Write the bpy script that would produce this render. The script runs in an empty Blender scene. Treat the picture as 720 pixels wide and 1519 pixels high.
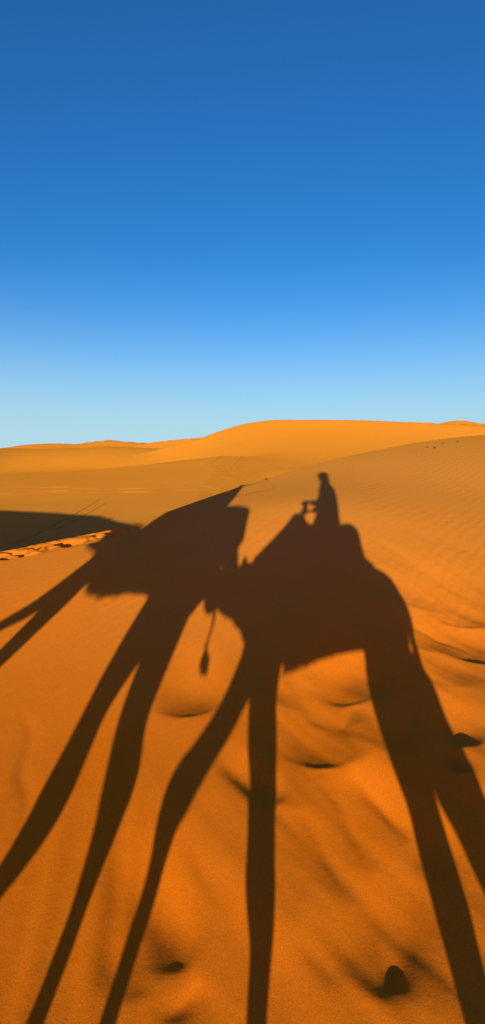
import bpy, bmesh, math, random
import numpy as np
from mathutils import Vector, Matrix
R = math.radians
random.seed(4)
rng = np.random.default_rng(11)
scene = bpy.context.scene
col = scene.collection

# ------------------------------------------------------------------ camera
F_PX, CX, CY = 760.0, 360.0, 759.5
PITCH = math.atan((CY - 672) / F_PX)
cam = bpy.data.cameras.new("camera")
cam.sensor_fit = 'VERTICAL'
cam.sensor_height = 24
cam.lens = 24 * F_PX / 1519
cam.clip_start = 0.05
cam.clip_end = 6000
cam_ob = bpy.data.objects.new("camera", cam)
cam_ob.rotation_euler = (R(90) - PITCH, 0, 0)
col.objects.link(cam_ob)
scene.camera = cam_ob

def view_dir(px, py):
    a = (px - CX) / F_PX; b = -(py - CY) / F_PX
    c, s = math.cos(PITCH), math.sin(PITCH)
    d = np.array([a, c + b * s, -s + b * c])
    return d
def along(px, py, r):
    d = view_dir(px, py)
    return tuple(d / math.hypot(d[0], d[1]) * r)
LIGHT = view_dir(455, 748); LIGHT = LIGHT / np.linalg.norm(LIGHT)
SUN_EL = math.asin(-LIGHT[2])
SUN_AZ = math.atan2(LIGHT[0], LIGHT[1])          # light travels towards this azimuth from +Y to +X

# ------------------------------------------------------------------ world and sun
w = bpy.data.worlds.new("World"); scene.world = w; w.use_nodes = True
nt = w.node_tree; nt.nodes.clear()
out = nt.nodes.new("ShaderNodeOutputWorld"); bg = nt.nodes.new("ShaderNodeBackground")
sky = nt.nodes.new("ShaderNodeTexSky")
sky.sky_type = 'NISHITA'; sky.sun_disc = False
sky.sun_elevation = SUN_EL
sky.sun_rotation = math.pi + SUN_AZ              # the sun stands behind the camera
sky.altitude = 700; sky.air_density = 1.02; sky.dust_density = 0.4; sky.ozone_density = 5.6
# the pale band of dusty air that lies along the horizon all round
tc = nt.nodes.new("ShaderNodeTexCoord"); sx = nt.nodes.new("ShaderNodeSeparateXYZ")
nt.links.new(tc.outputs['Generated'], sx.inputs[0])
def wmath(op, a, b):
    n = nt.nodes.new("ShaderNodeMath"); n.operation = op
    for i, v in enumerate((a, b)):
        if isinstance(v, (int, float)): n.inputs[i].default_value = v
        else: nt.links.new(v, n.inputs[i])
    return n.outputs[0]
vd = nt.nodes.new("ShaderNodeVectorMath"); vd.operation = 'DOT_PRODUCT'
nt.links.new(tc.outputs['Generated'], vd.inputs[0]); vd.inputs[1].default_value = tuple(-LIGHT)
sunside_fill = wmath('POWER', wmath('MAXIMUM', vd.outputs['Value'], 0.0), 1.3)
zz = wmath('DIVIDE', sx.outputs[2], wmath('ADD', 0.168, wmath('MULTIPLY', sunside_fill, 0.42)))
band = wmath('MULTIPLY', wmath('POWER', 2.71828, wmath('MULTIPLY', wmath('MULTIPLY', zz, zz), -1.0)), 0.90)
# a few thin wisps of high cloud low over the horizon
cm = nt.nodes.new("ShaderNodeMapping"); cm.inputs['Scale'].default_value = (3.2, 3.2, 34)
nt.links.new(tc.outputs['Generated'], cm.inputs['Vector'])
cn = nt.nodes.new("ShaderNodeTexNoise"); cn.inputs['Scale'].default_value = 2.6; cn.inputs['Detail'].default_value = 5
nt.links.new(cm.outputs[0], cn.inputs['Vector'])
wis = nt.nodes.new("ShaderNodeMapRange"); wis.inputs['From Min'].default_value = .60; wis.inputs['From Max'].default_value = .80
wis.inputs['To Max'].default_value = .22
nt.links.new(cn.outputs['Fac'], wis.inputs['Value'])
zb = wmath('DIVIDE', wmath('SUBTRACT', sx.outputs[2], 0.05), 0.028)
wisp = wmath('MULTIPLY', wis.outputs[0], wmath('POWER', 2.71828, wmath('MULTIPLY', wmath('MULTIPLY', zb, zb), -1.0)))
# unseen sun side of the band: violet-red added to tint the shadow fill
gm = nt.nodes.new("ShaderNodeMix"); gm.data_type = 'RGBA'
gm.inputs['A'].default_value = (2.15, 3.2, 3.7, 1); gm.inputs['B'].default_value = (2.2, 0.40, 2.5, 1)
nt.links.new(sunside_fill, gm.inputs['Factor'])
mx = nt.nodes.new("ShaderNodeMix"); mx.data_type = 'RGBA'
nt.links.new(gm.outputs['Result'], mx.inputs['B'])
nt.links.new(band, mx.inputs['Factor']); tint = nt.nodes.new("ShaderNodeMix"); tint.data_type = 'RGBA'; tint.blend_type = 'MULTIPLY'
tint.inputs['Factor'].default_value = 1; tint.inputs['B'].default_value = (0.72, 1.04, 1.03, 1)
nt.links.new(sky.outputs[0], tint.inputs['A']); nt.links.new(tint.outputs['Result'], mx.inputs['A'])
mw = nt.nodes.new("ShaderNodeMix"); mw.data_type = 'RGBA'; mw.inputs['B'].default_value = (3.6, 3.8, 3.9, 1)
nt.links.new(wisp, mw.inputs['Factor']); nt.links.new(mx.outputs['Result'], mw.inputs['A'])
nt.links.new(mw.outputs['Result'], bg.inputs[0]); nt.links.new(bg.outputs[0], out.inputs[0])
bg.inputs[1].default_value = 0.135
sl = bpy.data.lights.new("sun", 'SUN'); sl.energy = 3.15; sl.angle = R(0.53); sl.color = (1.0, 0.98, 0.38)
so = bpy.data.objects.new("sun", sl)
so.rotation_euler = Vector((-LIGHT[0], -LIGHT[1], -LIGHT[2])).to_track_quat('Z', 'Y').to_euler()
so.location = (-4, -30, 12)
col.objects.link(so)
scene.view_settings.view_transform = 'Standard'
scene.view_settings.look = 'None'
scene.view_settings.exposure = 0.75
scene.view_settings.gamma = 1
scene.cycles.use_denoising = False if False else True
scene.cycles.max_bounces = 6

# ------------------------------------------------------------------ terrain
def phi(r2): return 0.5 * r2 * np.log(r2 + 1e-9)
class Plate:
    """thin plate surface through scattered survey points"""
    def __init__(s, pts, lam):
        C = np.array(pts, float); s.C = C; n = len(C)
        D = ((C[:, None, :2] - C[None, :, :2]) ** 2).sum(-1)
        K = phi(D) + lam * np.eye(n); P = np.c_[np.ones(n), C[:, :2]]
        A = np.zeros((n + 3, n + 3)); A[:n, :n] = K; A[:n, n:] = P; A[n:, :n] = P.T
        s.W = np.linalg.solve(A, np.r_[C[:, 2], 0, 0, 0])
    def __call__(s, x, y):
        o = s.W[-3] + s.W[-2] * x + s.W[-1] * y
        for i in range(len(s.C)):
            o = o + s.W[i] * phi((x - s.C[i, 0]) ** 2 + (y - s.C[i, 1]) ** 2)
        return o
CREST = [along(*p) for p in [(0,818,9.2),(90,800,9.3),(180,783,9.5),(370,718,10.6),(500,680,12.8),(610,658,16.5),(720,645,22)]]
LEFT_CREST = [(-5,8.7,-1.66),(-7,9.2,-1.53),(-10,10,-1.42),(-16,12,-1.45),(-25,15,-2.0)]
pts = list(CREST) + [(-9,0,-2.85),(-6,0,-2.82),(-3,0,-2.78),(0,0,-2.74),(3,0,-2.70),(6,0,-2.66),
    (-9,-8,-3.0),(0,-8,-2.9),(9,-8,-2.7)]
pts += [along(455,748,7.6)]
pts += [(0,2,-2.43),(3,2,-2.40),(-3,2,-2.50),(0,3.2,-2.15),(-3,4,-2.20),along(0,990,5.2),(3,6,-1.52),(6,6,-1.6),(-3,6,-1.78),(5,10,-.8),(0,5,-1.72),(0,6.3,-1.22)]
pts += LEFT_CREST + [(16,10,0.2),(14,0,-1.6),(12,24,0.9)]
NEAR = Plate(pts, 0.3)

def smooth_interp(x, xs, ys):
    """monotone-ish cubic (Catmull) through the points, flat tangent outside"""
    xs = np.asarray(xs, float); ys = np.asarray(ys, float)
    m = np.gradient(ys, xs)
    x_ = np.clip(x, xs[0], xs[-1]); i = np.clip(np.searchsorted(xs, x_) - 1, 0, len(xs) - 2)
    h = xs[i+1] - xs[i]; t = (x_ - xs[i]) / h
    return ((2*t**3-3*t**2+1)*ys[i] + (t**3-2*t**2+t)*h*m[i] + (-2*t**3+3*t**2)*ys[i+1] + (t**3-t**2)*h*m[i+1]
            + np.where(x > xs[-1], (x - xs[-1]) * m[-1], 0) + np.where(x < xs[0], (x - xs[0]) * m[0], 0))
crest_all = LEFT_CREST[::-1] + CREST + [(16, 26.5, 1.0), (30, 36, 0.4), (50, 46, -1.0)]
cxs = [p[0] for p in crest_all]; cys = [p[1] for p in crest_all]
def crest_y(x): return smooth_interp(x, cxs, cys)

# value noise ---------------------------------------------------------------
_tab = rng.random((256, 256))
def vnoise(x, y, seed=0):
    x = x + seed * 17.31; y = y + seed * 9.77
    xi = np.floor(x).astype(int); yi = np.floor(y).astype(int); fx = x - xi; fy = y - yi
    fx = fx*fx*fx*(fx*(fx*6-15)+10); fy = fy*fy*fy*(fy*(fy*6-15)+10)
    g = lambda a, b: _tab[a & 255, b & 255]
    return (g(xi,yi)*(1-fx)*(1-fy)+g(xi+1,yi)*fx*(1-fy)+g(xi,yi+1)*(1-fx)*fy+g(xi+1,yi+1)*fx*fy)*2-1
def smax(a, b, k):
    h = np.clip(0.5 + 0.5 * (a - b) / k, 0, 1)
    return b * (1 - h) + a * h + k * h * (1 - h)
def sstep(a, b, x):
    t = np.clip((x - a) / (b - a), 0, 1); return t * t * (3 - 2 * t)

# the valley floor beyond the near crest
VAL = Plate([along(0,800,23.5),along(0,762,28),along(0,735,33),along(0,712,42),along(180,740,28),along(180,712,38),
             along(360,712,36),along(360,700,44),along(500,690,40),(12,30,-3.0),(-30,20,-4.0),(-40,40,-2.2),(25,40,-2.4),(0,16,-4.1),(-10,16,-4.2),(15,24,-3.0),
             (60,60,-2.0),(-60,10,-4.5),(0,-40,-4),(60,0,-4)], 8.0)
def ridge(x, y, cps, near, far, endl=0.2, endr=0.2, conc=0.0, clen=30.0, pw=1.0):
    """dune ridge: crest points (x, y, z), slope towards the viewer, slope behind"""
    xs = [p[0] for p in cps]; ys = [p[1] for p in cps]; zs = [p[2] for p in cps]
    yc = smooth_interp(x, xs, ys); zc = smooth_interp(x, xs, zs)
    xc = np.clip(x, xs[0], xs[-1])
    zc = np.where(x < xs[0], zs[0] - (xs[0] - x) * endl, np.where(x > xs[-1], zs[-1] - (x - xs[-1]) * endr, zc))
    d = y - yc
    ww = .006 * np.hypot(xs[0], ys[0])
    a = .5 * (np.sqrt(d * d + ww * ww) - d)
    nearz = near * a + conc * (1 - np.exp(-(a / clen) ** pw))         # steeper near the crest
    rr = 0.12 * clen * 0.2
    return zc - nearz - far * np.where(d > 0, np.sqrt(d * d + rr * rr) - rr, 0)

def P(px, py, r): return along(px, py, r)
BIG = [P(200,676,92),P(240,664,92),P(275,655,90),P(300,648,88),P(330,637,86),P(362,628,84),P(400,622.5,82),P(450,621.5,80),P(520,622,78),P(590,624.5,76),P(655,627,74),P(740,631,72),(75,70,3.4),(110,70,1.5)]
MID = [(-60,40,-2.2),P(-60,705,44),P(0,705,45),P(65,702,46),P(130,697,48),P(200,691,50),P(270,683,53),P(330,676,56)]
BOWL = [(-120,60,.6),P(-160,664,84),P(-60,666,91),P(0,665,98),P(60,666,104),P(120,664.5,108),P(180,662.5,108),P(230,665,106),P(270,668,104)]
SKY1 = [P(-120,660,200),P(-20,667,200),P(20,661,205),P(60,657.5,210),P(90,657,215),P(130,660,220),P(170,664,220)]
SKY2 = [P(60,668,300),P(100,660,300),P(130,655,305),P(158,652,310),P(185,653.5,310),P(215,656,315),P(260,661,320)]
SKY3 = [P(190,662,195),P(215,657,190),P(245,653,185),P(275,650,180),P(305,648,175),P(340,646,170)]
SKY4 = [P(640,632,240),P(662,625,240),P(685,622.5,240),P(703,625,240),P(722,628,240),P(760,622,240)]
POCKETS = [  # px, py, lateral half width, length, fill, lip, turn
    (690,918,.40,.52,.95,.07,-.16),(600,893,.34,.36,.6,.05,-.3),(712,975,.44,.56,.95,.06,-.20),(620,955,.24,.34,.7,.05,-.4),(520,1037,.26,.52,1.12,.05,-.10),
    (480,1133,.24,.60,1.20,.04,-.08),(412,1190,.13,.30,.95,.10,.6),(280,1060,.24,.46,1.05,.05,.08),(700,1108,.18,.32,1.0,.12,.1),
    (690,1146,.10,.16,1.2,.5,.1),(262,1438,.15,.36,1.12,.08,.45),(588,1468,.060,.14,.85,.34,-.25),(545,1482,.20,.44,.95,.02,-.5),(205,1482,.09,.18,.9,.08,.5),
    (655,1010,.24,.34,.6,.04,-.5),(575,1115,.14,.26,.5,.04,-.5),(420,1040,.16,.34,.5,.04,-.4),(640,1300,.16,.30,.5,.04,-.5)]
def pockets_setup():
    """half filled hoof prints: a levelled floor behind a crisp near lip"""
    pk = []
    for px, py, wd, ln, fill, lip, rot in POCKETS:
        d = view_dir(px, py); t = np.linspace(0.5, 25, 6000); Q = t[:, None] * d
        k = int(np.argmax(Q[:, 2] < NEAR(Q[:, 0], Q[:, 1]))); h = Q[k]
        sl_ = float((NEAR(np.array([h[0]]), np.array([h[1] + .1])) - NEAR(np.array([h[0]]), np.array([h[1] - .1])))[0]) / .2
        pk.append((h[0], h[1], wd, ln, fill * (sl_ + .02) * ln, lip, rot))
    return pk
PK = pockets_setup()
CREASES = [  # wind-cut furrows below the prints: pixels, half width, depth
    ([(515,1140),(560,1185),(612,1245)], .045, .020), ([(430,1205),(470,1255),(510,1330)], .05, .012), ([(470,1150),(520,1215),(560,1280)], .05, .014),
     ([(430,1380),(470,1415),(530,1465)], .05, .010), 
    ([(290,1437),(262,1480),(235,1519)], .035, .013), ([(560,950),(620,985),(719,1060)], .08, .016), ([(570,1030),(640,1070),(690,1105)], .07, .012),
    ([(425,1010),(460,1060),(510,1090)], .06, .012), ([(520,1040),(500,1075),(545,1130)], .04, .012), ([(180,1230),(170,1350),(150,1480)], .03, .007),
    ([(40,1050),(30,1150),(20,1250)], .03, .006), ([(290,1180),(300,1260),(300,1340)], .04, .007), ([(560,905),(640,930),(719,965)], .07, .018)]
def crease_setup():
    o = []
    for pl, wd, dp in CREASES:
        W_ = []
        for px, py in pl:
            d = view_dir(px, py); t = np.linspace(0.5, 25, 6000); Q = t[:, None] * d
            W_.append(Q[int(np.argmax(Q[:, 2] < NEAR(Q[:, 0], Q[:, 1])))][:2])
        o.append((np.array(W_), wd, dp))
    return o
CR = crease_setup()
def near_detail(x, y):
    z = np.zeros_like(x)
    jx = x + .05 * vnoise(x * 3.1, y * 3.1, 41); jy = y + .05 * vnoise(x * 3.1, y * 3.1, 42)
    for W_, wd, dp in CR:
        lo = W_.min(0) - 6 * wd; hi = W_.max(0) + 6 * wd
        m = (x > lo[0]) & (x < hi[0]) & (y > lo[1]) & (y < hi[1])
        X_, Y_ = jx[m], jy[m]; best = np.full(X_.shape, 9.0); sgn = np.zeros(X_.shape); tt = np.zeros(X_.shape)
        n_ = len(W_) - 1
        for i in range(n_):
            a, b = W_[i], W_[i+1]; ab = b - a; L2 = (ab ** 2).sum()
            t = np.clip(((X_ - a[0]) * ab[0] + (Y_ - a[1]) * ab[1]) / L2, 0, 1)
            ex, ey = X_ - a[0] - t * ab[0], Y_ - a[1] - t * ab[1]; d = np.hypot(ex, ey)
            u_ = d < best; best = np.where(u_, d, best); sgn = np.where(u_, np.sign(ex * ab[1] - ey * ab[0]), sgn); tt = np.where(u_, (i + t) / n_, tt)
        # steep wall on the left of the furrow, long run-out on the other side
        fall = np.where(sgn > 0, np.exp(-best / (wd * 1.0)), np.exp(-(best / (wd * 2.6)) ** 1.5))
        z[m] -= 1.6 * dp * fall * np.sin(np.pi * tt)
    wx = x + 0.035 * vnoise(x * 2.6, y * 2.6, 3); wy = y + 0.035 * vnoise(x * 2.6, y * 2.6, 4)
    for (cx, cy, wd, ln, A_, lip, rot) in PK:
        c, s = math.cos(rot), math.sin(rot)
        dx, dy = wx - cx, wy - cy
        m = (np.abs(dx) < 4 * wd + 3 * ln) & (np.abs(dy) < 4 * wd + 3 * ln)
        a = dx[m] * c + dy[m] * s; b = -dx[m] * s + dy[m] * c
        b = b - .30 * a * a / (wd + .1)
        lat = np.exp(-(np.abs(a) / wd) ** 2.4)
        sharp = 0.010 + 0.06 * (np.abs(a) / wd) ** 2
        step = 0.5 + 0.5 * np.tanh(b / sharp)
        q = np.clip(b, 0, None) / ln
        z[m] += -A_ * lat * step * (lip + q) * np.exp(-q * q * .8) + 0.14 * A_ * lip * lat * (1 - step) * np.exp(np.clip(b, None, 0) / 0.15)
    # billows of wind-smoothed sand running down to the right, strongest at the lower right
    k = sstep(-1.5, .5, x - .15 * y) * sstep(7.5, 5.0, y)
    u = x * .66 - y * .75; v = x * .75 + y * .66
    z += k * 0.032 * (1 - .7 * np.exp(-((x - .75) ** 2 + (y - 2.15) ** 2) / .2)) * vnoise(u * 1.0, v * 2.6, 7) + k * .0085 * vnoise(u * 1.5, v * 6.5, 8) + k * .003 * vnoise(u * 2.5, v * 15.0, 10)
    z += 0.012 * vnoise(x * .9, y * .9, 9) * sstep(9, 6, y)
    # faint vertical runnels at the lower left
    z += .0075 * sstep(.3, -.6, x) * sstep(4.0, 2.0, y) * vnoise(x * 11 + y * 1.5, y * 1.2, 12)
    return z
def height(x, y):
    yc = crest_y(x); s = y - yc
    n = NEAR(x, np.minimum(y, yc + 0.0))
    # far outside the surveyed area fall back to a plain level
    far_w = sstep(25, 60, np.hypot(x, y)) 
    n = n * (1 - far_w) + (-4.0) * far_w
    n = np.clip(n, -6, 3)
    n = n + near_detail(x, np.minimum(y, yc)) * sstep(40, 20, np.hypot(x, y))
    # churned path along the left part of the crest
    st = np.clip(1.15 - np.abs(s + 0.45) / 0.42, 0, 1) * sstep(-1.6, -2.3, x)
    ch = .05 - 1.3 * np.clip(vnoise(x * 4.6, y * 7.5, 21), 0, 1) + vnoise(x * 9, y * 11, 22) * .35
    n = n + sstep(0, .5, st) * (0.10 * ch + .0)
    # windrow ledge added beside the path, shaped to cast a thin shadow band
    sw = s + 1.12 + .30 * (x + 3.5)
    wr = np.exp(-np.abs(np.minimum(sw, 0)) / .9) * (.5 - .5 * np.tanh(sw / .02)) * sstep(-1.5, -1.9, x)
    n = n + .085 * wr
    sp = np.clip(s, 0, None)
    lee = 0.50 * (np.sqrt(sp ** 2 + .05 ** 2) - .05)
    n = n - lee
    v = VAL(x, y)
    v = np.clip(v, -6.5, 0) * (1 - sstep(90, 140, np.hypot(x, y))) + -6.0 * sstep(90, 140, np.hypot(x, y))
    fw = sstep(40, 56, y) * 1.0
    v = v - fw * 2.5
    v = smax(v, ridge(x, y, MID, .06, .14, .02, .03, .0, 10), .12)
    v = smax(v, ridge(x, y, BOWL, .015, .25, .02, .10, 7.0, 30, 2.6), .8)
    v = smax(v, ridge(x, y, BIG, .07, .35, .14, .02, 5.4, 16), .8)
    for rd in (SKY1, SKY2, SKY3, SKY4):
        v = smax(v, ridge(x, y, rd, .10, .30, .07, .07, 5, 18), .6)
    v = v + .05 * vnoise(x * .12, y * .12, 31) + .015 * vnoise(x * .5, y * .5, 32)
    return smax(n, v, .25)

def grow(a, step, g, end):
    o = []; x = a; d = step
    while x < end:
        d *= g; x += d; o.append(x)
    return o
def lines(lo, hi, step, gl, gh, endl, endh):
    mid = list(np.arange(lo, hi, step))
    return np.array([-v for v in grow(-mid[0], step, gl, endl)][::-1] + mid + grow(mid[-1], step, gh, endh))
gx = lines(-4.6, 6.5, .024, 1.018, 1.018, 1500, 1500)
gy = lines(0.6, 12.0, .020, 1.06, 1.0155, 600, 1800)
gy = np.unique(np.round(np.concatenate([gy, np.arange(42, 58, .22), np.arange(70, 94, .35), np.arange(100, 116, .6), np.arange(160, 225, 1.6)]), 3))
X, Y = np.meshgrid(gx, gy)
Z = height(X.ravel(), Y.ravel())
nx, ny = len(gx), len(gy)
me = bpy.data.meshes.new("desert_sand")
me.vertices.add(nx * ny)
me.vertices.foreach_set("co", np.c_[X.ravel(), Y.ravel(), Z].astype(np.float32).ravel())
i0 = (np.arange(ny - 1)[:, None] * nx + np.arange(nx - 1)[None, :]).ravel()
q = np.c_[i0, i0 + 1, i0 + nx + 1, i0 + nx].astype(np.int32)
me.loops.add(q.size); me.loops.foreach_set("vertex_index", q.ravel())
me.polygons.add(len(q)); me.polygons.foreach_set("loop_start", (np.arange(len(q)) * 4).astype(np.int32))
me.polygons.foreach_set("loop_total", np.full(len(q), 4, np.int32))
me.polygons.foreach_set("use_smooth", np.ones(len(q), bool))
me.update()
print("terrain verts", nx, ny, nx * ny)

def new_mat(name):
    m = bpy.data.materials.new(name); m.use_nodes = True
    return m, m.node_tree, m.node_tree.nodes["Principled BSDF"]
def node(t, kind, **kw):
    n = t.nodes.new(kind)
    for k, v in kw.items():
        if k in n.inputs: n.inputs[k].default_value = v
        else: setattr(n, k, v)
    return n
def mathn(t, op, a, b=None, c=None, clamp=False):
    n = t.nodes.new("ShaderNodeMath"); n.operation = op; n.use_clamp = clamp
    for i, v in enumerate((a, b, c)):
        if v is None: continue
        if isinstance(v, (int, float)): n.inputs[i].default_value = v
        else: t.links.new(v, n.inputs[i])
    return n.outputs[0]
def sand_material():
    m, t, b = new_mat("sand")
    L = t.links.new
    geo = t.nodes.new("ShaderNodeNewGeometry")
    pos = geo.outputs['Position']
    sep = t.nodes.new("ShaderNodeSeparateXYZ"); L(pos, sep.inputs[0])
    big = node(t, "ShaderNodeTexNoise", Scale=.35, Detail=4.0); L(pos, big.inputs['Vector'])
    grain = node(t, "ShaderNodeTexNoise", Scale=150.0, Detail=2.0, Roughness=.8); L(pos, grain.inputs['Vector'])
    mixc = node(t, "ShaderNodeMix", data_type='RGBA')
    mixc.inputs['A'].default_value = (0.83, 0.180, 0.009, 1); mixc.inputs['B'].default_value = (0.67, 0.232, 0.044, 1)
    # coarser, paler sand lies higher on the dune, redder fine sand at its foot
    hgt = node(t, "ShaderNodeMapRange"); hgt.inputs['From Min'].default_value = -2.5; hgt.inputs['From Max'].default_value = -.5
    L(sep.outputs[2], hgt.inputs['Value'])
    yd = node(t, "ShaderNodeMapRange"); yd.inputs['From Min'].default_value = 10.0; yd.inputs['From Max'].default_value = 16.0
    L(sep.outputs[1], yd.inputs['Value'])
    f = mathn(t, 'ADD', mathn(t, 'MAXIMUM', hgt.outputs[0], yd.outputs[0]), mathn(t, 'MULTIPLY', mathn(t, 'SUBTRACT', big.outputs['Fac'], .5), .8), clamp=True)
    L(f, mixc.inputs['Factor'])
    # yellower sand further off, its colour also brightened to lift the dim valley floor
    yf = node(t, "ShaderNodeMapRange"); yf.inputs['From Min'].default_value = 13.0; yf.inputs['From Max'].default_value = 32.0
    L(sep.outputs[1], yf.inputs['Value'])
    mixf = node(t, "ShaderNodeMix", data_type='RGBA'); mixf.inputs['B'].default_value = (0.85, 0.275, 0.032, 1)
    L(yf.outputs[0], mixf.inputs['Factor']); L(mixc.outputs['Result'], mixf.inputs['A'])
    mg = node(t, "ShaderNodeMix", data_type='RGBA', blend_type='MULTIPLY'); mg.inputs['Factor'].default_value = 1
    gr = node(t, "ShaderNodeMapRange"); gr.inputs['From Min'].default_value = .25; gr.inputs['From Max'].default_value = .75
    gr.inputs['To Min'].default_value = .76; gr.inputs['To Max'].default_value = 1.21
    L(grain.outputs['Fac'], gr.inputs['Value'])
    L(mixf.outputs['Result'], mg.inputs['A']); L(gr.outputs[0], mg.inputs['B'])
    L(mg.outputs['Result'], b.inputs['Base Color'])
    b.inputs['Roughness'].default_value = .95; b.inputs['Diffuse Roughness'].default_value = 0.27
    b.inputs['Specular IOR Level'].default_value = .0
    # wind ripples
    mp = node(t, "ShaderNodeMapping"); mp.inputs['Rotation'].default_value = (0, 0, R(62)); mp.inputs['Scale'].default_value = (1, .42, 1)
    L(pos, mp.inputs['Vector'])
    wv = node(t, "ShaderNodeTexWave", Scale=3.6, Distortion=5.5, Detail=2.0); wv.inputs['Detail Scale'].default_value = 1.6
    L(mp.outputs[0], wv.inputs['Vector'])
    mask = node(t, "ShaderNodeTexNoise", Scale=.55, Detail=3.0); L(pos, mask.inputs['Vector'])
    mr = node(t, "ShaderNodeMapRange"); mr.inputs['From Min'].default_value = .40; mr.inputs['From Max'].default_value = .62
    mr.inputs['To Min'].default_value = .25
    L(mask.outputs['Fac'], mr.inputs['Value'])
    far = node(t, "ShaderNodeMapRange"); far.inputs['From Min'].default_value = 4.0; far.inputs['From Max'].default_value = 7.0
    far.inputs['To Min'].default_value = .12
    L(sep.outputs[1], far.inputs['Value'])
    rip = mathn(t, 'MULTIPLY', mathn(t, 'MULTIPLY', wv.outputs['Fac'], mr.outputs[0]), far.outputs[0])
    bm1 = node(t, "ShaderNodeBump", Strength=1.0, Distance=.004); L(rip, bm1.inputs['Height'])
    n2 = node(t, "ShaderNodeTexNoise", Scale=9.0, Detail=6.0, Roughness=.7); L(pos, n2.inputs['Vector'])
    bm2 = node(t, "ShaderNodeBump", Strength=1.0, Distance=.003); L(n2.outputs['Fac'], bm2.inputs['Height']); L(bm1.outputs[0], bm2.inputs['Normal'])
    bm3 = node(t, "ShaderNodeBump", Strength=.6, Distance=.0016); L(grain.outputs['Fac'], bm3.inputs['Height']); L(bm2.outputs[0], bm3.inputs['Normal'])
    L(bm3.outputs[0], b.inputs['Normal'])
    return m
SAND = sand_material()
me.materials.append(SAND)
ground = bpy.data.objects.new("desert_sand", me); col.objects.link(ground)
ground['kind'] = 'structure'

# ------------------------------------------------------------------ modelling helpers
def tube(bm, pts, rad, seg=14, flat=None, up=(0, 1, 0), ends=True):
    """tapered tube through pts; rad = radius or (across, along up) per point"""
    P_ = [Vector(p) for p in pts]; n = len(P_); rings = []
    upv = Vector(up)
    for i in range(n):
        t = (P_[min(i + 1, n - 1)] - P_[max(i - 1, 0)]).normalized()
        a = upv - t * upv.dot(t)
        if a.length < 1e-3: a = Vector((1, 0, 0)) - t * t.x
        a.normalize(); b = t.cross(a).normalized()
        r = rad[i] if isinstance(rad, (list, tuple)) else rad
        ra, rb = (r if isinstance(r, (list, tuple)) else (r, r))      # ra along up, rb across
        rings.append([bm.verts.new(P_[i] + a * ra * math.cos(2*math.pi*k/seg) + b * rb * math.sin(2*math.pi*k/seg)) for k in range(seg)])
    for i in range(n - 1):
        for k in range(seg):
            bm.faces.new((rings[i][k], rings[i][(k+1) % seg], rings[i+1][(k+1) % seg], rings[i+1][k]))
    if ends:
        bm.faces.new(rings[0][::-1]); bm.faces.new(rings[-1])
def densify(pts, rad, k=5):
    """Catmull-Rom through points and radii"""
    n = len(pts); o = []; ro = []
    rr = [(r if isinstance(r, (tuple, list)) else (r, r)) for r in (rad if isinstance(rad, list) else [rad] * n)]
    A = [np.array(list(p) + list(r), float) for p, r in zip(pts, rr)]
    A = [2 * A[0] - A[1]] + A + [2 * A[-1] - A[-2]]
    for i in range(1, n):
        p0, p1, p2, p3 = A[i-1], A[i], A[i+1], A[i+2]
        for s in range(k):
            t = s / k
            v = .5 * (2*p1 + (p2-p0)*t + (2*p0-5*p1+4*p2-p3)*t*t + (3*p1-p0-3*p2+p3)*t**3)
            o.append(tuple(v[:3])); ro.append((max(v[3], .003), max(v[4], .003)))
    o.append(tuple(A[n][:3])); ro.append(tuple(A[n][3:]))
    return o, ro
def limb(bm, pts, rad, seg=14, up=(0, 1, 0), k=5):
    p, r = densify(pts, rad, k); tube(bm, p, r, seg, up=up)
def ball(bm, c, r, rot=None, u=16, v=10):
    m = Matrix.Translation(c) @ (rot.to_4x4() if rot else Matrix.Identity(4)) @ Matrix.Diagonal((*(r if isinstance(r, (tuple, list)) else (r, r, r)), 1))
    bmesh.ops.create_uvsphere(bm, u_segments=u, v_segments=v, radius=1, matrix=m)
def block(bm, c, h, rot=None):
    m = Matrix.Translation(c) @ (rot.to_4x4() if rot else Matrix.Identity(4)) @ Matrix.Diagonal((2*h[0], 2*h[1], 2*h[2], 1))
    bmesh.ops.create_cube(bm, size=1, matrix=m)
def prism(bm, poly, yc, hw, top_narrow=0.0):
    """profile (x, z) extruded across y"""
    zs = [p[1] for p in poly]; z0, z1 = min(zs), max(zs)
    def w_(z): return hw * (1 - top_narrow * (z - z0) / (z1 - z0 + 1e-6))
    A = [bm.verts.new((x, yc - w_(z), z)) for x, z in poly]; B = [bm.verts.new((x, yc + w_(z), z)) for x, z in poly]
    bm.faces.new(A); bm.faces.new(B[::-1]); n = len(poly)
    for i in range(n): bm.faces.new((A[i], B[i], B[(i+1) % n], A[(i+1) % n]))
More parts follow.
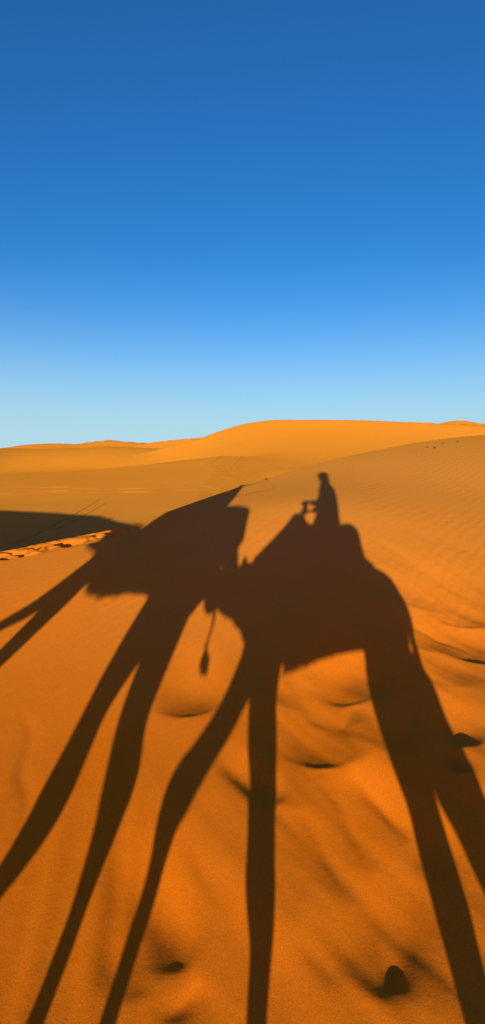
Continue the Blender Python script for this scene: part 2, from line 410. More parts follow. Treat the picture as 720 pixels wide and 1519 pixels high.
def link(name, bm, mat, root=None, voxel=None, smooth=0, shade=True, bevel=None):
    """the bmesh (built in world coordinates) becomes ONE mesh object under root"""
    bmesh.ops.recalc_face_normals(bm, faces=bm.faces[:])
    m = bpy.data.meshes.new(name); bm.to_mesh(m); bm.free()
    o = bpy.data.objects.new(name, m); col.objects.link(o)
    if voxel:
        md = o.modifiers.new("r", 'REMESH'); md.mode = 'VOXEL'; md.voxel_size = voxel
        if smooth:
            ms = o.modifiers.new("s", 'SMOOTH'); ms.iterations = smooth; ms.factor = .6
    if bevel:
        mb = o.modifiers.new("b", 'BEVEL'); mb.width = bevel; mb.segments = 3; mb.limit_method = 'ANGLE'
    if voxel or bevel:
        dg = bpy.context.evaluated_depsgraph_get()
        nm = bpy.data.meshes.new_from_object(o.evaluated_get(dg)); o.modifiers.clear(); old = o.data; o.data = nm; bpy.data.meshes.remove(old)
        o.data.name = name
    o.data.materials.clear(); o.data.materials.append(mat)
    if shade: o.data.polygons.foreach_set("use_smooth", [True] * len(o.data.polygons))
    if root is not None:
        base = root
        off = Vector((0, 0, 0)); p = root
        while p is not None: off += p.location; p = p.parent
        o.data.transform(Matrix.Translation(-off)); o.parent = root
    return o
def origin_to(o, loc):
    loc = Vector(loc); o.data.transform(Matrix.Translation(-loc)); o.location = o.location + loc
def thing(name, label, cat, loc, group=None):
    o = bpy.data.objects.new(name, None); col.objects.link(o); o.location = loc; o.empty_display_size = .2
    o['label'] = label; o['category'] = cat
    if group: o['group'] = group
    return o
def cloth_mat(name, c1, c2, scale=18.0, axis='X', rough=.9):
    m, t, b = new_mat(name)
    g = t.nodes.new("ShaderNodeTexCoord")
    wv = node(t, "ShaderNodeTexWave", Scale=scale, Distortion=.6, Detail=1.0); wv.bands_direction = axis
    t.links.new(g.outputs['Object'], wv.inputs['Vector'])
    rp = t.nodes.new("ShaderNodeValToRGB"); rp.color_ramp.interpolation = 'CONSTANT'
    rp.color_ramp.elements[0].color = (*c1, 1); rp.color_ramp.elements[1].position = .62; rp.color_ramp.elements[1].color = (*c2, 1)
    t.links.new(wv.outputs['Fac'], rp.inputs[0]); t.links.new(rp.outputs[0], b.inputs['Base Color'])
    b.inputs['Roughness'].default_value = rough
    n = node(t, "ShaderNodeTexNoise", Scale=160.0, Detail=3.0); t.links.new(g.outputs['Object'], n.inputs['Vector'])
    bp = node(t, "ShaderNodeBump", Strength=.4, Distance=.004); t.links.new(n.outputs['Fac'], bp.inputs['Height']); t.links.new(bp.outputs[0], b.inputs['Normal'])
    return m
def noisy_mat(name, c1, c2, scale=12.0, rough=.8, bump=.004, metal=0.0):
    m, t, b = new_mat(name)
    g = t.nodes.new("ShaderNodeTexCoord")
    n = node(t, "ShaderNodeTexNoise", Scale=scale, Detail=8.0, Roughness=.65); t.links.new(g.outputs['Object'], n.inputs['Vector'])
    mx_ = node(t, "ShaderNodeMix", data_type='RGBA'); mx_.inputs['A'].default_value = (*c1, 1); mx_.inputs['B'].default_value = (*c2, 1)
    t.links.new(n.outputs['Fac'], mx_.inputs['Factor']); t.links.new(mx_.outputs['Result'], b.inputs['Base Color'])
    b.inputs['Roughness'].default_value = rough; b.inputs['Metallic'].default_value = metal
    if bump:
        n2 = node(t, "ShaderNodeTexNoise", Scale=scale * 9, Detail=4.0); t.links.new(g.outputs['Object'], n2.inputs['Vector'])
        bp = node(t, "ShaderNodeBump", Strength=.5, Distance=bump); t.links.new(n2.outputs['Fac'], bp.inputs['Height']); t.links.new(bp.outputs[0], b.inputs['Normal'])
    return m
FUR = noisy_mat("camel_fur", (.20, .115, .06), (.30, .18, .10), 7, .9, .006)
FUR2 = noisy_mat("pale_camel_fur", (.29, .19, .11), (.40, .28, .17), 7, .9, .006)
HAIR = noisy_mat("dark_tuft_hair", (.10, .055, .03), (.17, .10, .055), 30, .9, .004)
EYE = noisy_mat("dark_eye", (.01, .007, .005), (.02, .012, .008), 5, .15, 0)
RED = cloth_mat("red_striped_rug", (.32, .03, .025), (.55, .38, .12), 9, 'X')
BLUE = cloth_mat("blue_striped_rug", (.03, .06, .22), (.55, .5, .42), 9, 'X')
PAD = cloth_mat("woven_pad", (.25, .08, .04), (.42, .22, .08), 22, 'Z')
PAD2 = cloth_mat("grey_woven_pad", (.10, .10, .12), (.35, .30, .22), 22, 'Z')
ROPE = noisy_mat("rope_fibre", (.30, .22, .12), (.45, .36, .22), 60, .9, .003)
STEEL = noisy_mat("worn_steel", (.35, .33, .3), (.5, .48, .45), 20, .4, .001, 1.0)
SKIN = noisy_mat("skin", (.38, .20, .13), (.46, .26, .17), 14, .5, .001)
LIP = noisy_mat("lips", (.30, .10, .08), (.34, .13, .10), 14, .5, .001)
SCARF = noisy_mat("indigo_scarf", (.03, .06, .20), (.05, .09, .28), 20, .9, .004)
SCARF2 = noisy_mat("white_scarf", (.60, .57, .50), (.72, .69, .62), 20, .9, .004)
JACKET = noisy_mat("dark_jacket", (.03, .035, .04), (.05, .055, .06), 25, .8, .003)
ROBE = noisy_mat("blue_robe", (.05, .10, .30), (.07, .14, .38), 10, .9, .003)
TROUSER = noisy_mat("olive_trousers", (.12, .11, .07), (.16, .145, .09), 25, .85, .003)
LEATHER = noisy_mat("brown_leather", (.10, .05, .025), (.16, .08, .04), 20, .55, .002)
GLASSB = noisy_mat("phone_glass", (.01, .01, .012), (.015, .015, .018), 5, .1, 0)

TAZ = math.tan(SUN_AZ); TEL = -LIGHT[2] / LIGHT[1]
def ground_z(x, y): return float(height(np.array([x]), np.array([y]))[0])

# ------------------------------------------------------------------ a dromedary
def leg_chain(pts, dy, yc, foot):
    """(x, z, r) of the leg as it is seen along the sun, moved sideways by dy without leaving that outline"""
    P3 = []; Rr = []
    n = len(pts)
    for i, (x, z, r) in enumerate(pts):
        d = dy * min(1, .55 + .45 * i / 3)
        P3.append((x + d * TAZ, yc + d, z - d * TEL)); Rr.append((r * .82, r))
    fx, lift = foot
    x0, y0 = fx + dy * TAZ, yc + dy
    g = ground_z(x0, y0) + lift
    lx, lz, lr = pts[-1]
    for f, r in ((.45, .042), (.80, .045), (.90, .056)):
        P3.append((P3[n-1][0] * (1 - f) + x0 * f, y0, P3[n-1][2] * (1 - f) + (g + .06) * f)); Rr.append((r, r))
    return P3, Rr, (x0, y0, g)
def camel(label, yc, x_base, body, hump, neck, head, legs, tail, fur, halter_mat, group):
    z0 = ground_z(x_base, yc)
    root = thing('camel', label, 'camel', (x_base, yc, z0), group)
    bm = bmesh.new()
    pts = [(x, yc, (t + b) / 2) for x, t, b, w_ in body]
    rad = [(w_, (t - b) / 2) for x, t, b, w_ in body]
    limb(bm, pts, rad, 20)
    ball(bm, (body[0][0], yc, (body[0][1] + body[0][2]) / 2), (.06, body[0][3] * .9, (body[0][1] - body[0][2]) * .45))
    ball(bm, (body[-1][0], yc, (body[-1][1] + body[-1][2]) / 2), (.08, body[-1][3] * .9, (body[-1][1] - body[-1][2]) * .45))
    ball(bm, (hump[0], yc, hump[1]), (hump[2], hump[3], hump[4]))
    limb(bm, [(x, yc, z) for x, z, r in neck], [(r * .8, r) for x, z, r in neck], 16)
    limb(bm, [(x, yc, z) for x, z, r in head], [(r * .85, r) for x, z, r in head], 16)
    feet = []
    for k, (pl, dy, foot) in enumerate(legs):
        P3, Rr, f = leg_chain(pl, dy, yc, foot)
        limb(bm, P3, Rr, 14); feet.append(f)
        x0, y0, g = f
        ball(bm, (x0 - .03, y0, g + .035), (.115, .085, .045)); ball(bm, (x0, y0, g + .07), (.06, .05, .06))
        for s in (-1, 1): ball(bm, (x0 - .115, y0 + s * .035, g + .03), (.035, .025, .026))
    # ears, nostrils, brows
    hx, hz, hr = head[0]
    for s in (-1, 1):
        limb(bm, [(hx + .03, yc + s * .055, hz + hr * .5), (hx + .05, yc + s * .085, hz + hr + .02), (hx + .045, yc + s * .095, hz + hr + .06)], [.022, .024, .008], 8)
        ex, ez, er = head[1]
        ball(bm, (ex + .02, yc + s * er * .75, ez + er * .35), (.035, .025, .025))
        mx_, mz, mr = head[-1]
        ball(bm, (mx_, yc + s * .03, mz), (.045, .03, .035))
    body_ob = link('body', bm, fur, root, voxel=.016, smooth=3)
    for s in (-1, 1):
        e = bmesh.new(); ex, ez, er = head[1]
        ball(e, (ex + .01, yc + s * (er * .75 + .018), ez + er * .33), .017, u=12, v=8); link('eye', e, EYE, root)
    t = bmesh.new()
    limb(t, [(x, yc + .0, z) for x, z, r in tail[:-2]], [r for x, z, r in tail[:-2]], 8)
    to = link('tail', t, fur, root)
    t = bmesh.new()
    limb(t, [(x, yc, z) for x, z, r in tail[-4:]], [r for x, z, r in tail[-4:]], 8, k=4)
    rr_ = random.Random(3)
    x1, z1, r1 = tail[-2]
    for k in range(26):
        a = rr_.uniform(0, 6.28); q = rr_.uniform(.3, 1)
        tube(t, [(x1 + .012 * math.cos(a), yc + .012 * math.sin(a), z1 + .04), (x1 + r1 * q * math.cos(a), yc + r1 * q * math.sin(a), z1 - .03), (tail[-1][0] + r1 * .6 * math.cos(a), yc + r1 * .6 * math.sin(a), tail[-1][1] - rr_.uniform(0, .03))], [.005, .005, .002], 5)
    link('tuft', t, HAIR, to)
    # rope halter round the muzzle and behind the ears
    h = bmesh.new()
    for i in (0, 2, len(head) - 2):
        x, z, r = head[i]
        xa, za, _ = head[max(i - 1, 0)]; xb, zb, _ = head[min(i + 1, len(head) - 1)]
        d = Vector((xb - xa, 0, zb - za)).normalized(); a = Vector((0, 1, 0)); b = d.cross(a)
        ring = [Vector((x, yc, z)) + a * (r * .85 + .008) * math.cos(k*math.pi/12) + b * (r + .008) * math.sin(k*math.pi/12) for k in range(25)]
        tube(h, ring, .008, 6, ends=False)
    for s in (-1, 1):
        tube(h, [(x, yc + s * (r * .85 + .008), z) for x, z, r in head[:-1]], .007, 6)
    link('halter', h, halter_mat, root)
    return root, feet

def blanket(root, yc, x0, x1, top, hem, half, mat, seed, fringe=.038):
    """rug laid over the back and hanging down both flanks, with a fringed hem"""
    rr_ = random.Random(seed)
    bm = bmesh.new(); nxs = 22; prof = []
    sec = [(-1.0, 1.0), (-1.04, .75), (-1.03, .5), (-.98, .25), (-.80, .08), (-.4, 0.0), (0, -.02), (.4, 0.0), (.80, .08), (.98, .25), (1.03, .5), (1.04, .75), (1.0, 1.0)]
    rows = []
    for i in range(nxs + 1):
        u = i / nxs; x = x0 + (x1 - x0) * u
        zt = top(x); zb = hem(x) + rr_.uniform(-.006, .006)
        rip = .008 * math.sin(i * 1.9 + seed)
        rows.append([(x + rip, yc + (half + .012 * math.sin(i * 1.3 + k)) * sy, zt + (zb - zt) * f) for k, (sy, f) in enumerate(sec)])
    out_ = [[bm.verts.new(p) for p in r] for r in rows]
    for i in range(nxs):
        for k in range(len(sec) - 1):
            bm.faces.new((out_[i][k], out_[i+1][k], out_[i+1][k+1], out_[i][k+1]))
    bmesh.ops.solidify(bm, geom=bm.faces[:], thickness=.014)
    rug = link('saddle_blanket', bm, mat, root)
    for side in (0, -1):
        f = bmesh.new()
        for i in range(nxs * 3):
            u = (i + .5) / (nxs * 3); a = rows[int(u * nxs)][side]; b = rows[min(int(u * nxs) + 1, nxs)][side]; t = u * nxs - int(u * nxs)
            p = [a[j] * (1 - t) + b[j] * t for j in range(3)]
            L_ = fringe * rr_.uniform(.5, 1.15)
            tube(f, [(p[0], p[1], p[2] + .01), (p[0] + rr_.uniform(-.006, .006), p[1], p[2] - L_ * .5), (p[0] + rr_.uniform(-.012, .012), p[1], p[2] - L_)], [.008, .009, .003], 5)
        link('fringe', f, ROPE, rug)
    return rug
def pad(name, root, poly, yc, hw, mat, narrow=.25):
    bm = bmesh.new(); prism(bm, poly, yc, hw, narrow)
    return link(name, bm, mat, root, voxel=.018, smooth=5)
def handle(root, x, z, yc, mat=None):
    bm = bmesh.new()
    for s in (-1, 1): tube(bm, [(x + .04, yc + s * .11, z - .26), (x, yc + s * .10, z - .03), (x, yc + s * .085, z)], .012, 10)
    tube(bm, [(x, yc - .13, z), (x, yc + .13, z)], .014, 10)
    h = link('saddle_handle', bm, STEEL, root)
    for s in (-1, 1):
        g = bmesh.new(); tube(g, [(x, yc + s * .035, z), (x, yc + s * .125, z)], .020, 12)
        link('grip', g, LEATHER, h)
    return h

Y0 = -0.35
lead_root, _ = camel('lead camel of the pair, whose long-legged shadow crosses the dune at left', Y0, -2.0,
    body=[(-1.10,-.66,-.95,.12),(-1.25,-.58,-1.08,.18),(-1.42,-.50,-1.20,.24),(-1.7,-.38,-1.04,.30),(-2.1,-.30,-.97,.33),(-2.5,-.33,-.95,.32),(-2.8,-.38,-.96,.25),(-2.93,-.45,-.85,.17)],
    hump=(-2.0, -.36, .36, .24, .2),
    neck=[(-2.7,-.62,.24),(-3.0,-.50,.18),(-3.3,-.45,.15),(-3.52,-.26,.12),(-3.60,-.02,.10),(-3.58,.14,.10)],
    head=[(-3.54,.20,.095),(-3.66,.17,.098),(-3.80,.08,.075),(-3.90,.01,.062),(-3.97,-.05,.055)],
    legs=[([(-1.42,-1.0,.19),(-1.42,-1.28,.16),(-1.41,-1.50,.135),(-1.385,-1.64,.12),(-1.335,-1.75,.105),(-1.262,-1.86,.105),(-1.235,-1.95,.080),(-1.215,-2.05,.055),(-1.20,-2.14,.044)], .17, (-1.15, 0)),
          ([(-1.62,-1.0,.19),(-1.68,-1.28,.17),(-1.72,-1.50,.13),(-1.725,-1.66,.102),(-1.70,-1.80,.105),(-1.675,-1.92,.112),(-1.69,-2.01,.088),(-1.72,-2.09,.060),(-1.735,-2.2,.045)], -.17, (-1.78, 0)),
          ([(-2.85,-.80,.17),(-2.90,-1.05,.15),(-2.94,-1.22,.125),(-2.99,-1.42,.105),(-3.03,-1.62,.085),(-3.06,-1.82,.09),(-3.05,-1.95,.065),(-3.05,-2.1,.045)], .17, (-3.04, 0)),
          ([(-2.88,-.80,.15),(-3.02,-1.0,.12),(-3.18,-1.17,.085),(-3.36,-1.30,.065),(-3.55,-1.50,.07),(-3.60,-1.62,.065),(-3.52,-1.85,.045)], -.17, (-3.40, .25))],
    tail=[(-1.17,-.72,.035),(-1.08,-.95,.026),(-1.0,-1.10,.018),(-.975,-1.20,.012),(-.985,-1.30,.012),(-.975,-1.35,.016),(-.955,-1.42,.048),(-.930,-1.47,.008)],
    fur=FUR2, halter_mat=ROPE, group='saddled camels walking in a line')
own_root, _ = camel('rear camel of the pair, carrying the photographer, whose shadow stands at centre right', Y0, 0.1,
    body=[(-.66,-.88,-1.24,.15),(-.50,-.78,-1.37,.22),(-.2,-.72,-1.42,.28),(.1,-.66,-1.39,.33),(.4,-.66,-1.35,.33),(.66,-.69,-1.32,.28),(.80,-.80,-1.36,.21),(.91,-1.0,-1.34,.14)],
    hump=(.12, -.58, .36, .24, .2),
    neck=[(-.48,-1.00,.27),(-.62,-.95,.28),(-.74,-.92,.26),(-.84,-.92,.22),(-.90,-.88,.18)],
    head=[(-.83,-.76,.10),(-.93,-.80,.125),(-1.01,-.90,.115),(-1.05,-1.00,.095),(-1.06,-1.09,.072)],
    legs=[([(-.38,-1.1,.18),(-.38,-1.36,.14),(-.375,-1.56,.115),(-.335,-1.72,.104),(-.290,-1.88,.085),(-.272,-1.97,.083),(-.250,-2.04,.078),(-.235,-2.10,.064),(-.23,-2.18,.050)], .17, (-.20, 0)),
          ([(-.44,-1.1,.17),(-.50,-1.36,.13),(-.58,-1.52,.10),(-.655,-1.64,.088),(-.775,-1.77,.086),(-.845,-1.85,.098),(-.865,-1.92,.077),(-.865,-1.98,.058),(-.865,-2.06,.046),(-.872,-2.18,.043)], -.17, (-.88, 0)),
          ([(.66,-1.05,.20),(.68,-1.35,.175),(.665,-1.56,.165),(.68,-1.72,.125),(.71,-1.85,.100),(.725,-1.95,.098),(.735,-2.04,.098),(.735,-2.16,.080)], .17, (.70, 0)),
          ([(.76,-1.05,.18),(.80,-1.32,.13),(.89,-1.52,.165),(.915,-1.66,.165),(.960,-1.80,.158),(1.0,-1.90,.134),(1.04,-2.0,.125),(1.08,-2.1,.09)], -.17, (1.05, 0))],
    tail=[(.95,-.93,.045),(.995,-1.03,.042),(1.015,-1.12,.038),(1.02,-1.20,.036),(1.0,-1.28,.026),(.985,-1.36,.032),(.98,-1.42,.035),(1.0,-1.50,.006)],
    fur=FUR, halter_mat=LEATHER, group='saddled camels walking in a line')
# rump outline of the rear camel
# saddlery, rear camel
blanket(own_root, Y0, -.28, .30, lambda x: -.62, lambda x: -1.405 + .125 * (x + .28) / .58, .355, RED, 1)
pad('front_pad', own_root, [(-.66,-.66),(-.56,-.56),(-.46,-.45),(-.36,-.34),(-.27,-.23),(-.19,-.11),(-.10,-.11),(-.04,-.22),(.10,-.28),(.10,-.72),(-.45,-.90),(-.62,-.78)], Y0, .30, PAD)
pad('seat_cushion', own_root, [(.06,-.25),(.47,-.27),(.47,-.62),(.06,-.62)], Y0, .31, RED, .1)
pad('rear_pad', own_root, [(.46,-.25),(.60,-.25),(.63,-.30),(.65,-.60),(.74,-.66),(.72,-.82),(.46,-.78)], Y0, .30, PAD)
handle(own_root, -.10, -.075, Y0)
# saddlery, leading camel
blanket(lead_root, Y0, -2.72, -1.82, lambda x: -.24, lambda x: -.96 - .03 * math.sin(x * 7), .36, BLUE, 5, .038)
pad('front_pad', lead_root, [(-2.78,-.30),(-2.64,-.08),(-2.48,.14),(-2.30,.30),(-2.04,.36),(-1.75,.37),(-1.61,.28),(-1.58,.02),(-1.90,-.45),(-2.70,-.50)], Y0, .30, PAD2)
pad('seat_cushion', lead_root, [(-2.10,-.0),(-1.30,-.0),(-1.30,-.50),(-2.10,-.50)], Y0, .30, BLUE, .1)
pad('rear_pad', lead_root, [(-1.36,-.01),(-1.10,.0),(-.91,-.03),(-.90,-.20),(-.88,-.40),(-.93,-.50),(-.88,-.66),(-1.25,-.74),(-1.40,-.60)], Y0, .28, PAD2)
handle(lead_root, -2.25, .44, Y0)

# rope from the leader's saddle back to the rear camel's halter
bm = bmesh.new()
limb(bm, [(-1.36, Y0 + .30, -.45), (-1.30, Y0 + .27, -.66), (-1.24, Y0 + .18, -.86), (-1.16, Y0 + .10, -1.00), (-1.09, Y0 + .055, -1.02)], .008, 8, k=6)
rope = link('lead_rope', bm, ROPE)
origin_to(rope, (-1.36, Y0 + .30, -.45))
rope['label'] = 'thin tether rope hanging between the two camels'; rope['category'] = 'rope'

# ------------------------------------------------------------------ people
def hand(bm, wrist, palm_dir, normal, curl, size=1.0, thumb_side=1):
    """palm, four unequal bent fingers and a thumb leaving the side of the palm"""
    d = Vector(palm_dir).normalized(); n = Vector(normal); n = (n - d * n.dot(d)).normalized(); s = d.cross(n).normalized() * thumb_side
    w_ = Vector(wrist)
    rot = Matrix((d, s, n)).transposed()
    ball(bm, w_ + d * .045 * size, (.052 * size, .042 * size, .016 * size), rot)
    for k, (off, ln) in enumerate(((.030, .068), (.010, .077), (-.010, .071), (-.029, .055))):
        p = w_ + d * .080 * size + s * off * size; ps = [w_ + d * .045 * size + s * off * .8 * size, p]; a = 0
        for j, fr in enumerate((.45, .32, .23)):
            a += curl * (.8, 1.0, .8)[j]
            p = p + (d * math.cos(a) + n * math.sin(a)) * ln * fr * size; ps.append(p)
        tube(bm, ps, [.0085, .0095, .0088, .008, .0062], 8, up=tuple(s))
    b = w_ + d * .025 * size + s * .030 * size
    tube(bm, [w_ + d * .015 * size + s * .015 * size, b, b + (d * .6 + s * .7 + n * .3).normalized() * .033, b + (d * .6 + s * .7 + n * .3).normalized() * .033 + (d * .9 + s * .15 + n * .5).normalized() * .028], [.011, .012, .010, .007], 8, up=tuple(n))
def person(label, off, arms, knees, feet_, jacket, trousers, scarf, group, turn=0.3):
    """seated astride; coordinates as for the rear rider, moved by off"""
    O = Vector(off)
    def V(x, y, z): return Vector((x, Y0 + y, z)) + O
    root = thing('person', label, 'person', V(.28, 0, -.32), group)
    bm = bmesh.new()
    ht = V(.285, 0, .575)
    # trunk, neck, head
    limb(bm, [V(.28,0,-.28), V(.29,0,-.12), V(.30,0,.05), V(.31,0,.22), V(.305,0,.34), V(.295,0,.40)], [(.17,.125),(.16,.115),(.165,.115),(.175,.12),(.15,.095),(.06,.06)], 18)
    limb(bm, [V(.30,0,.36), V(.29,0,.46), V(.285,0,.52)], [.058, .052, .05], 14)
    rz = Matrix.Rotation(turn, 3, 'Z')
    def H(x, y, z): return ht + rz @ Vector((x, y, z))
    ball(bm, ht + Vector((0, 0, .015)), (.092, .075, .105), rz)
    ball(bm, H(-.030, 0, -.045), (.062, .055, .060), rz)                       # jaw
    limb(bm, [H(-.088, 0, .012), H(-.104, 0, -.010), H(-.108, 0, -.024), H(-.092, 0, -.030)], [.010, .012, .015, .009], 10)
    for s in (-1, 1):
        ball(bm, H(-.080, s * .030, .026), (.020, .024, .010), rz)             # brow
        ball(bm, H(.010, s * .078, -.005), (.022, .010, .032), rz)             # ear
        ball(bm, H(-.070, s * .040, -.022), (.022, .020, .020), rz)            # cheek
    ball(bm, H(-.084, 0, -.052), (.014, .024, .006), rz); ball(bm, H(-.082, 0, -.063), (.014, .020, .007), rz)
    ball(bm, H(-.076, 0, -.088), (.018, .020, .016), rz)
    for (sh, el, wr, pd, nm, curl, ts) in arms:
        limb(bm, [V(*sh), V(*el), V(*wr)], [.052, .042, .028], 12)
        hand(bm, V(*wr), pd, nm, curl, 1.0, ts)
    for s, kn, ft in zip((-1, 1), knees, feet_):
        limb(bm, [V(.27, s * .10, -.30), V(*kn), ], [.095, .065], 14, k=6)
        limb(bm, [V(*kn), (V(*kn) * .55 + V(*ft) * .45) + Vector((.015, 0, 0)), V(*ft)], [.062, .058, .038], 14)
        f = V(*ft); limb(bm, [f + Vector((.03, 0, -.02)), f + Vector((-.06, 0, -.05)), f + Vector((-.17, 0, -.06))], [(.04, .04), (.045, .03), (.035, .018)], 12)
    link('body', bm, SKIN, root, voxel=.0065, smooth=3)
    for s in (-1, 1):
        e = bmesh.new(); ball(e, H(-.083, s * .030, .006), .0115, u=12, v=8); link('eye', e, EYE, root)
    # clothes
    j = bmesh.new()
    limb(j, [V(.22,0,-.38), V(.235,0,-.26), V(.26,0,-.12), V(.28,0,.04), V(.295,0,.20), V(.30,0,.33), V(.295,0,.42)], [(.26,.21),(.23,.195),(.20,.165),(.19,.150),(.195,.145),(.175,.125),(.085,.085)], 20)
    for (sh, el, wr, pd, nm, curl, ts) in arms:
        w2 = [el[i] + (wr[i] - el[i]) * .93 for i in range(3)]
        limb(j, [V(*sh), V(*el), V(*w2)], [.070, .056, .042], 14)
        ball(j, V(*sh), .072)
    link('jacket', j, jacket, root, voxel=.012, smooth=5)
    for s, kn, ft in zip((-1, 1), knees, feet_):
        p = bmesh.new()
        f2 = [kn[i] + (ft[i] - kn[i]) * .9 for i in range(3)]
        limb(p, [V(.27, s * .09, -.30), V(*kn)], [.105, .078], 14, k=6); ball(p, V(*kn), .076)
        limb(p, [V(*kn), V(*f2)], [.074, .058], 14, k=6)
        link('trouser_leg', p, trousers, root, voxel=.012, smooth=4)
        b = bmesh.new(); f = V(*ft)
        limb(b, [f + Vector((.005, 0, .03)), f + Vector((.01, 0, -.02))], [.050, .050], 14)
        limb(b, [f + Vector((.045, 0, -.035)), f + Vector((-.05, 0, -.055)), f + Vector((-.15, 0, -.065)), f + Vector((-.19, 0, -.068))], [(.048, .045), (.052, .04), (.045, .026), (.02, .012)], 14)
        link('boot', b, LEATHER, root, voxel=.009, smooth=3)
    t = bmesh.new()
    for k in range(4):
        zc = .045 + .022 * k; a = .103 - .008 * k; tl = .12 * (k - 1.5)
        tube(t, [H(a * math.cos(q) * 1.0, a * .86 * math.sin(q), zc + tl * .35 * math.cos(q) * .3) for q in [i * math.pi / 14 for i in range(29)]], [.020] * 29, 8, up=(0, 0, 1), ends=False)
    ball(t, H(0.005, 0, .060), (.100, .088, .092), rz)
    limb(t, [H(.04, 0, .05), H(.05, 0, -.06), H(.03, 0, -.15)], [(.075, .055), (.08, .055), (.10, .075)], 14)
    limb(t, [H(.07, 0, .02), H(.085, .01, -.06), H(.07, .0, -.13)], [(.06, .03), (.07, .03), (.10, .035)], 12)
    tube(t, [H(.075 * math.cos(q), .075 * math.sin(q), -.135 + .02 * math.cos(q)) for q in [i * math.pi / 12 for i in range(25)]], [.030] * 25, 8, up=(0, 0, 1), ends=False)
    link('headscarf', t, scarf, root, voxel=.008, smooth=3)
    return root
RK = [(-.12, -.40, -.52), (-.12, .40, -.52)]
RF = [(-.02, -.45, -.98), (-.02, .45, -.98)]
rider = person('photographer in a headscarf astride the rear camel, shadow raising a phone', (0, 0, 0),
    [((.29, .17, .30), (.17, .18, .05), (.045, .265, .035), (-1, .45, 0), (.2, -.6, -.5), .55, 1),
     ((.30, -.17, .30), (.22, -.24, .05), (.03, -.10, -.055), (-1, .1, -.15), (0, 0, -1), .75, -1)],
    RK, RF, JACKET, TROUSER, SCARF, 'riders on the two camels', -.5)
rider2 = person('rider on the lead camel, whose shadow is cut off by the dune crest', (-1.765, 0, .22),
    [((.29, .17, .30), (.10, .22, .20), (-.16, .10, .25), (-1, -.05, -.25), (0, 0, -1), .75, 1),
     ((.30, -.17, .30), (.12, -.22, .20), (-.16, -.10, .25), (-1, .05, -.25), (0, 0, -1), .75, -1)],
    RK, RF, ROBE, TROUSER, SCARF2, 'riders on the two camels', 0.0)

# the phone the picture is taken with: behind the lens, in the rider's hand
pr = thing('phone', 'slim dark phone held up in the rider\'s raised hand', 'phone', (-.02, -.022, -.06))
rotp = Matrix.Rotation(-PITCH, 3, 'X')
bm = bmesh.new(); block(bm, (-.02, -.022, -.055), (.037, .004, .077), rotp); link('case', bm, JACKET, pr, bevel=.003)
bm = bmesh.new(); block(bm, (-.02, -.0268, -.0555), (.034, .0006, .073), rotp); link('screen', bm, GLASSB, pr)

# ------------------------------------------------------------------ droppings and stones on the crest
STONE = noisy_mat("dark_stone", (.05, .03, .02), (.10, .06, .04), 30, .8, .004)
def surface_hit(px, py, tmax=140.0):
    d = view_dir(px, py); t = np.concatenate([np.linspace(.5, 30, 4000), np.linspace(30, tmax, 4000)]); Q = t[:, None] * d
    k = int(np.argmax(Q[:, 2] < height(Q[:, 0], Q[:, 1]))); return Q[k]
for i, (px, py, sz, lab) in enumerate([
        (634, 664, .024, 'leftmost small dark stone lying just below the crest of the near dune'),
        (645, 665, .028, 'dark stone just right of the leftmost one below the near dune crest'),
        (658, 658, .018, 'small dark stone nearest the crest edge of the near dune'),
        (679, 656, .026, 'rightmost small dark stone near the crest of the near dune')]):
    h = surface_hit(px, py); z = ground_z(h[0], h[1])
    bm = bmesh.new(); bmesh.ops.create_icosphere(bm, subdivisions=3, radius=1)
    for v in bm.verts:
        q = 1 + .22 * math.sin(3 * v.co.x + i) * math.cos(2.3 * v.co.y - i) + .08 * math.sin(9 * v.co.z + 5 * v.co.x)
        v.co = Vector((v.co.x * sz * 1.5 * q + h[0], v.co.y * sz * 1.1 * q + h[1], v.co.z * sz * .8 * q + z + sz * .35))
    o = link('stone', bm, STONE); origin_to(o, (h[0], h[1], z))
    o['label'] = lab; o['category'] = 'stone'; o['group'] = 'dark stones on the near crest'

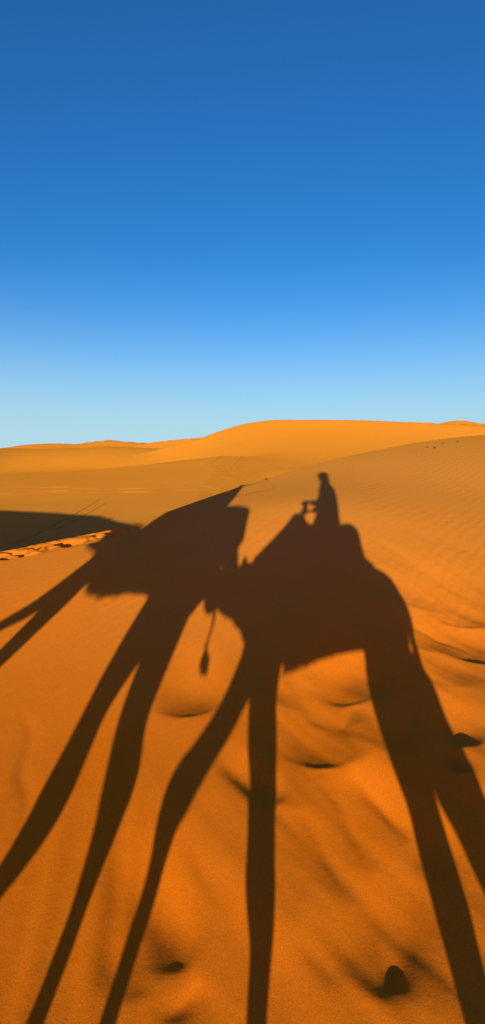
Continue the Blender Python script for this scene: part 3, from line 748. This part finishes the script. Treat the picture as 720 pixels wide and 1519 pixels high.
# ------------------------------------------------------------------ wheel ruts across the valley floor
def rut(pix, width=.22, berm=.035):
    pts = [surface_hit(*p) for p in pix]
    P2 = []
    for a, b in zip(pts[:-1], pts[1:]):
        n = max(2, int(np.linalg.norm(b[:2] - a[:2]) / .4))
        P2 += [a[:2] + (b[:2] - a[:2]) * k / n for k in range(n)]
    P2.append(pts[-1][:2]); P2 = np.array(P2)
    for _ in range(12): P2[1:-1] = .5 * P2[1:-1] + .25 * (P2[:-2] + P2[2:])
    T = np.gradient(P2, axis=0); T /= np.linalg.norm(T, axis=1)[:, None]; Nn = np.c_[-T[:, 1], T[:, 0]]
    prof = [(-1.6, -.03), (-1.0, .5), (-.75, 1.0), (-.4, .15), (0, .05), (.4, .15), (.75, 1.0), (1.0, .5), (1.6, -.03)]
    bm = bmesh.new(); rows = []
    rr_ = random.Random(len(pix) * 7 + int(pix[0][0]))
    for i in range(len(P2)):
        k = berm * (.55 + .45 * math.sin(i * .7) * math.sin(i * .23 + 1)) * min(1, i / 6, (len(P2) - 1 - i) / 6)
        row = []
        for o_, h_ in prof:
            q = P2[i] + Nn[i] * o_ * width; row.append((q[0], q[1], h_ * k))
        rows.append(row)
    flat = np.array(rows).reshape(-1, 3); zz_ = height(flat[:, 0], flat[:, 1]); flat[:, 2] += zz_ + .012
    vs = [bm.verts.new(v) for v in flat]; m_ = len(prof)
    for i in range(len(P2) - 1):
        for k in range(m_ - 1):
            bm.faces.new((vs[i*m_+k], vs[(i+1)*m_+k], vs[(i+1)*m_+k+1], vs[i*m_+k+1]))
    o = link('wheel_rut', bm, SAND); o['kind'] = 'structure'
rut([(-40,721),(0,722),(90,723),(170,726),(250,724),(330,724),(380,727)])
rut([(-40,726),(0,727),(80,728),(150,731),(250,729),(330,729),(380,731)])
rut([(-40,733),(0,733),(60,731),(130,731)])
rut([(143,741),(120,755),(95,768),(60,785),(20,805)], .14, .02)
rut([(152,746),(130,759),(105,772),(75,786)], .14, .02)
rut([(338,676),(318,680),(306,686),(312,694),(330,704),(352,714)], .3, .045)
rut([(364,676),(348,681),(340,688),(346,697),(362,706)], .3, .045)
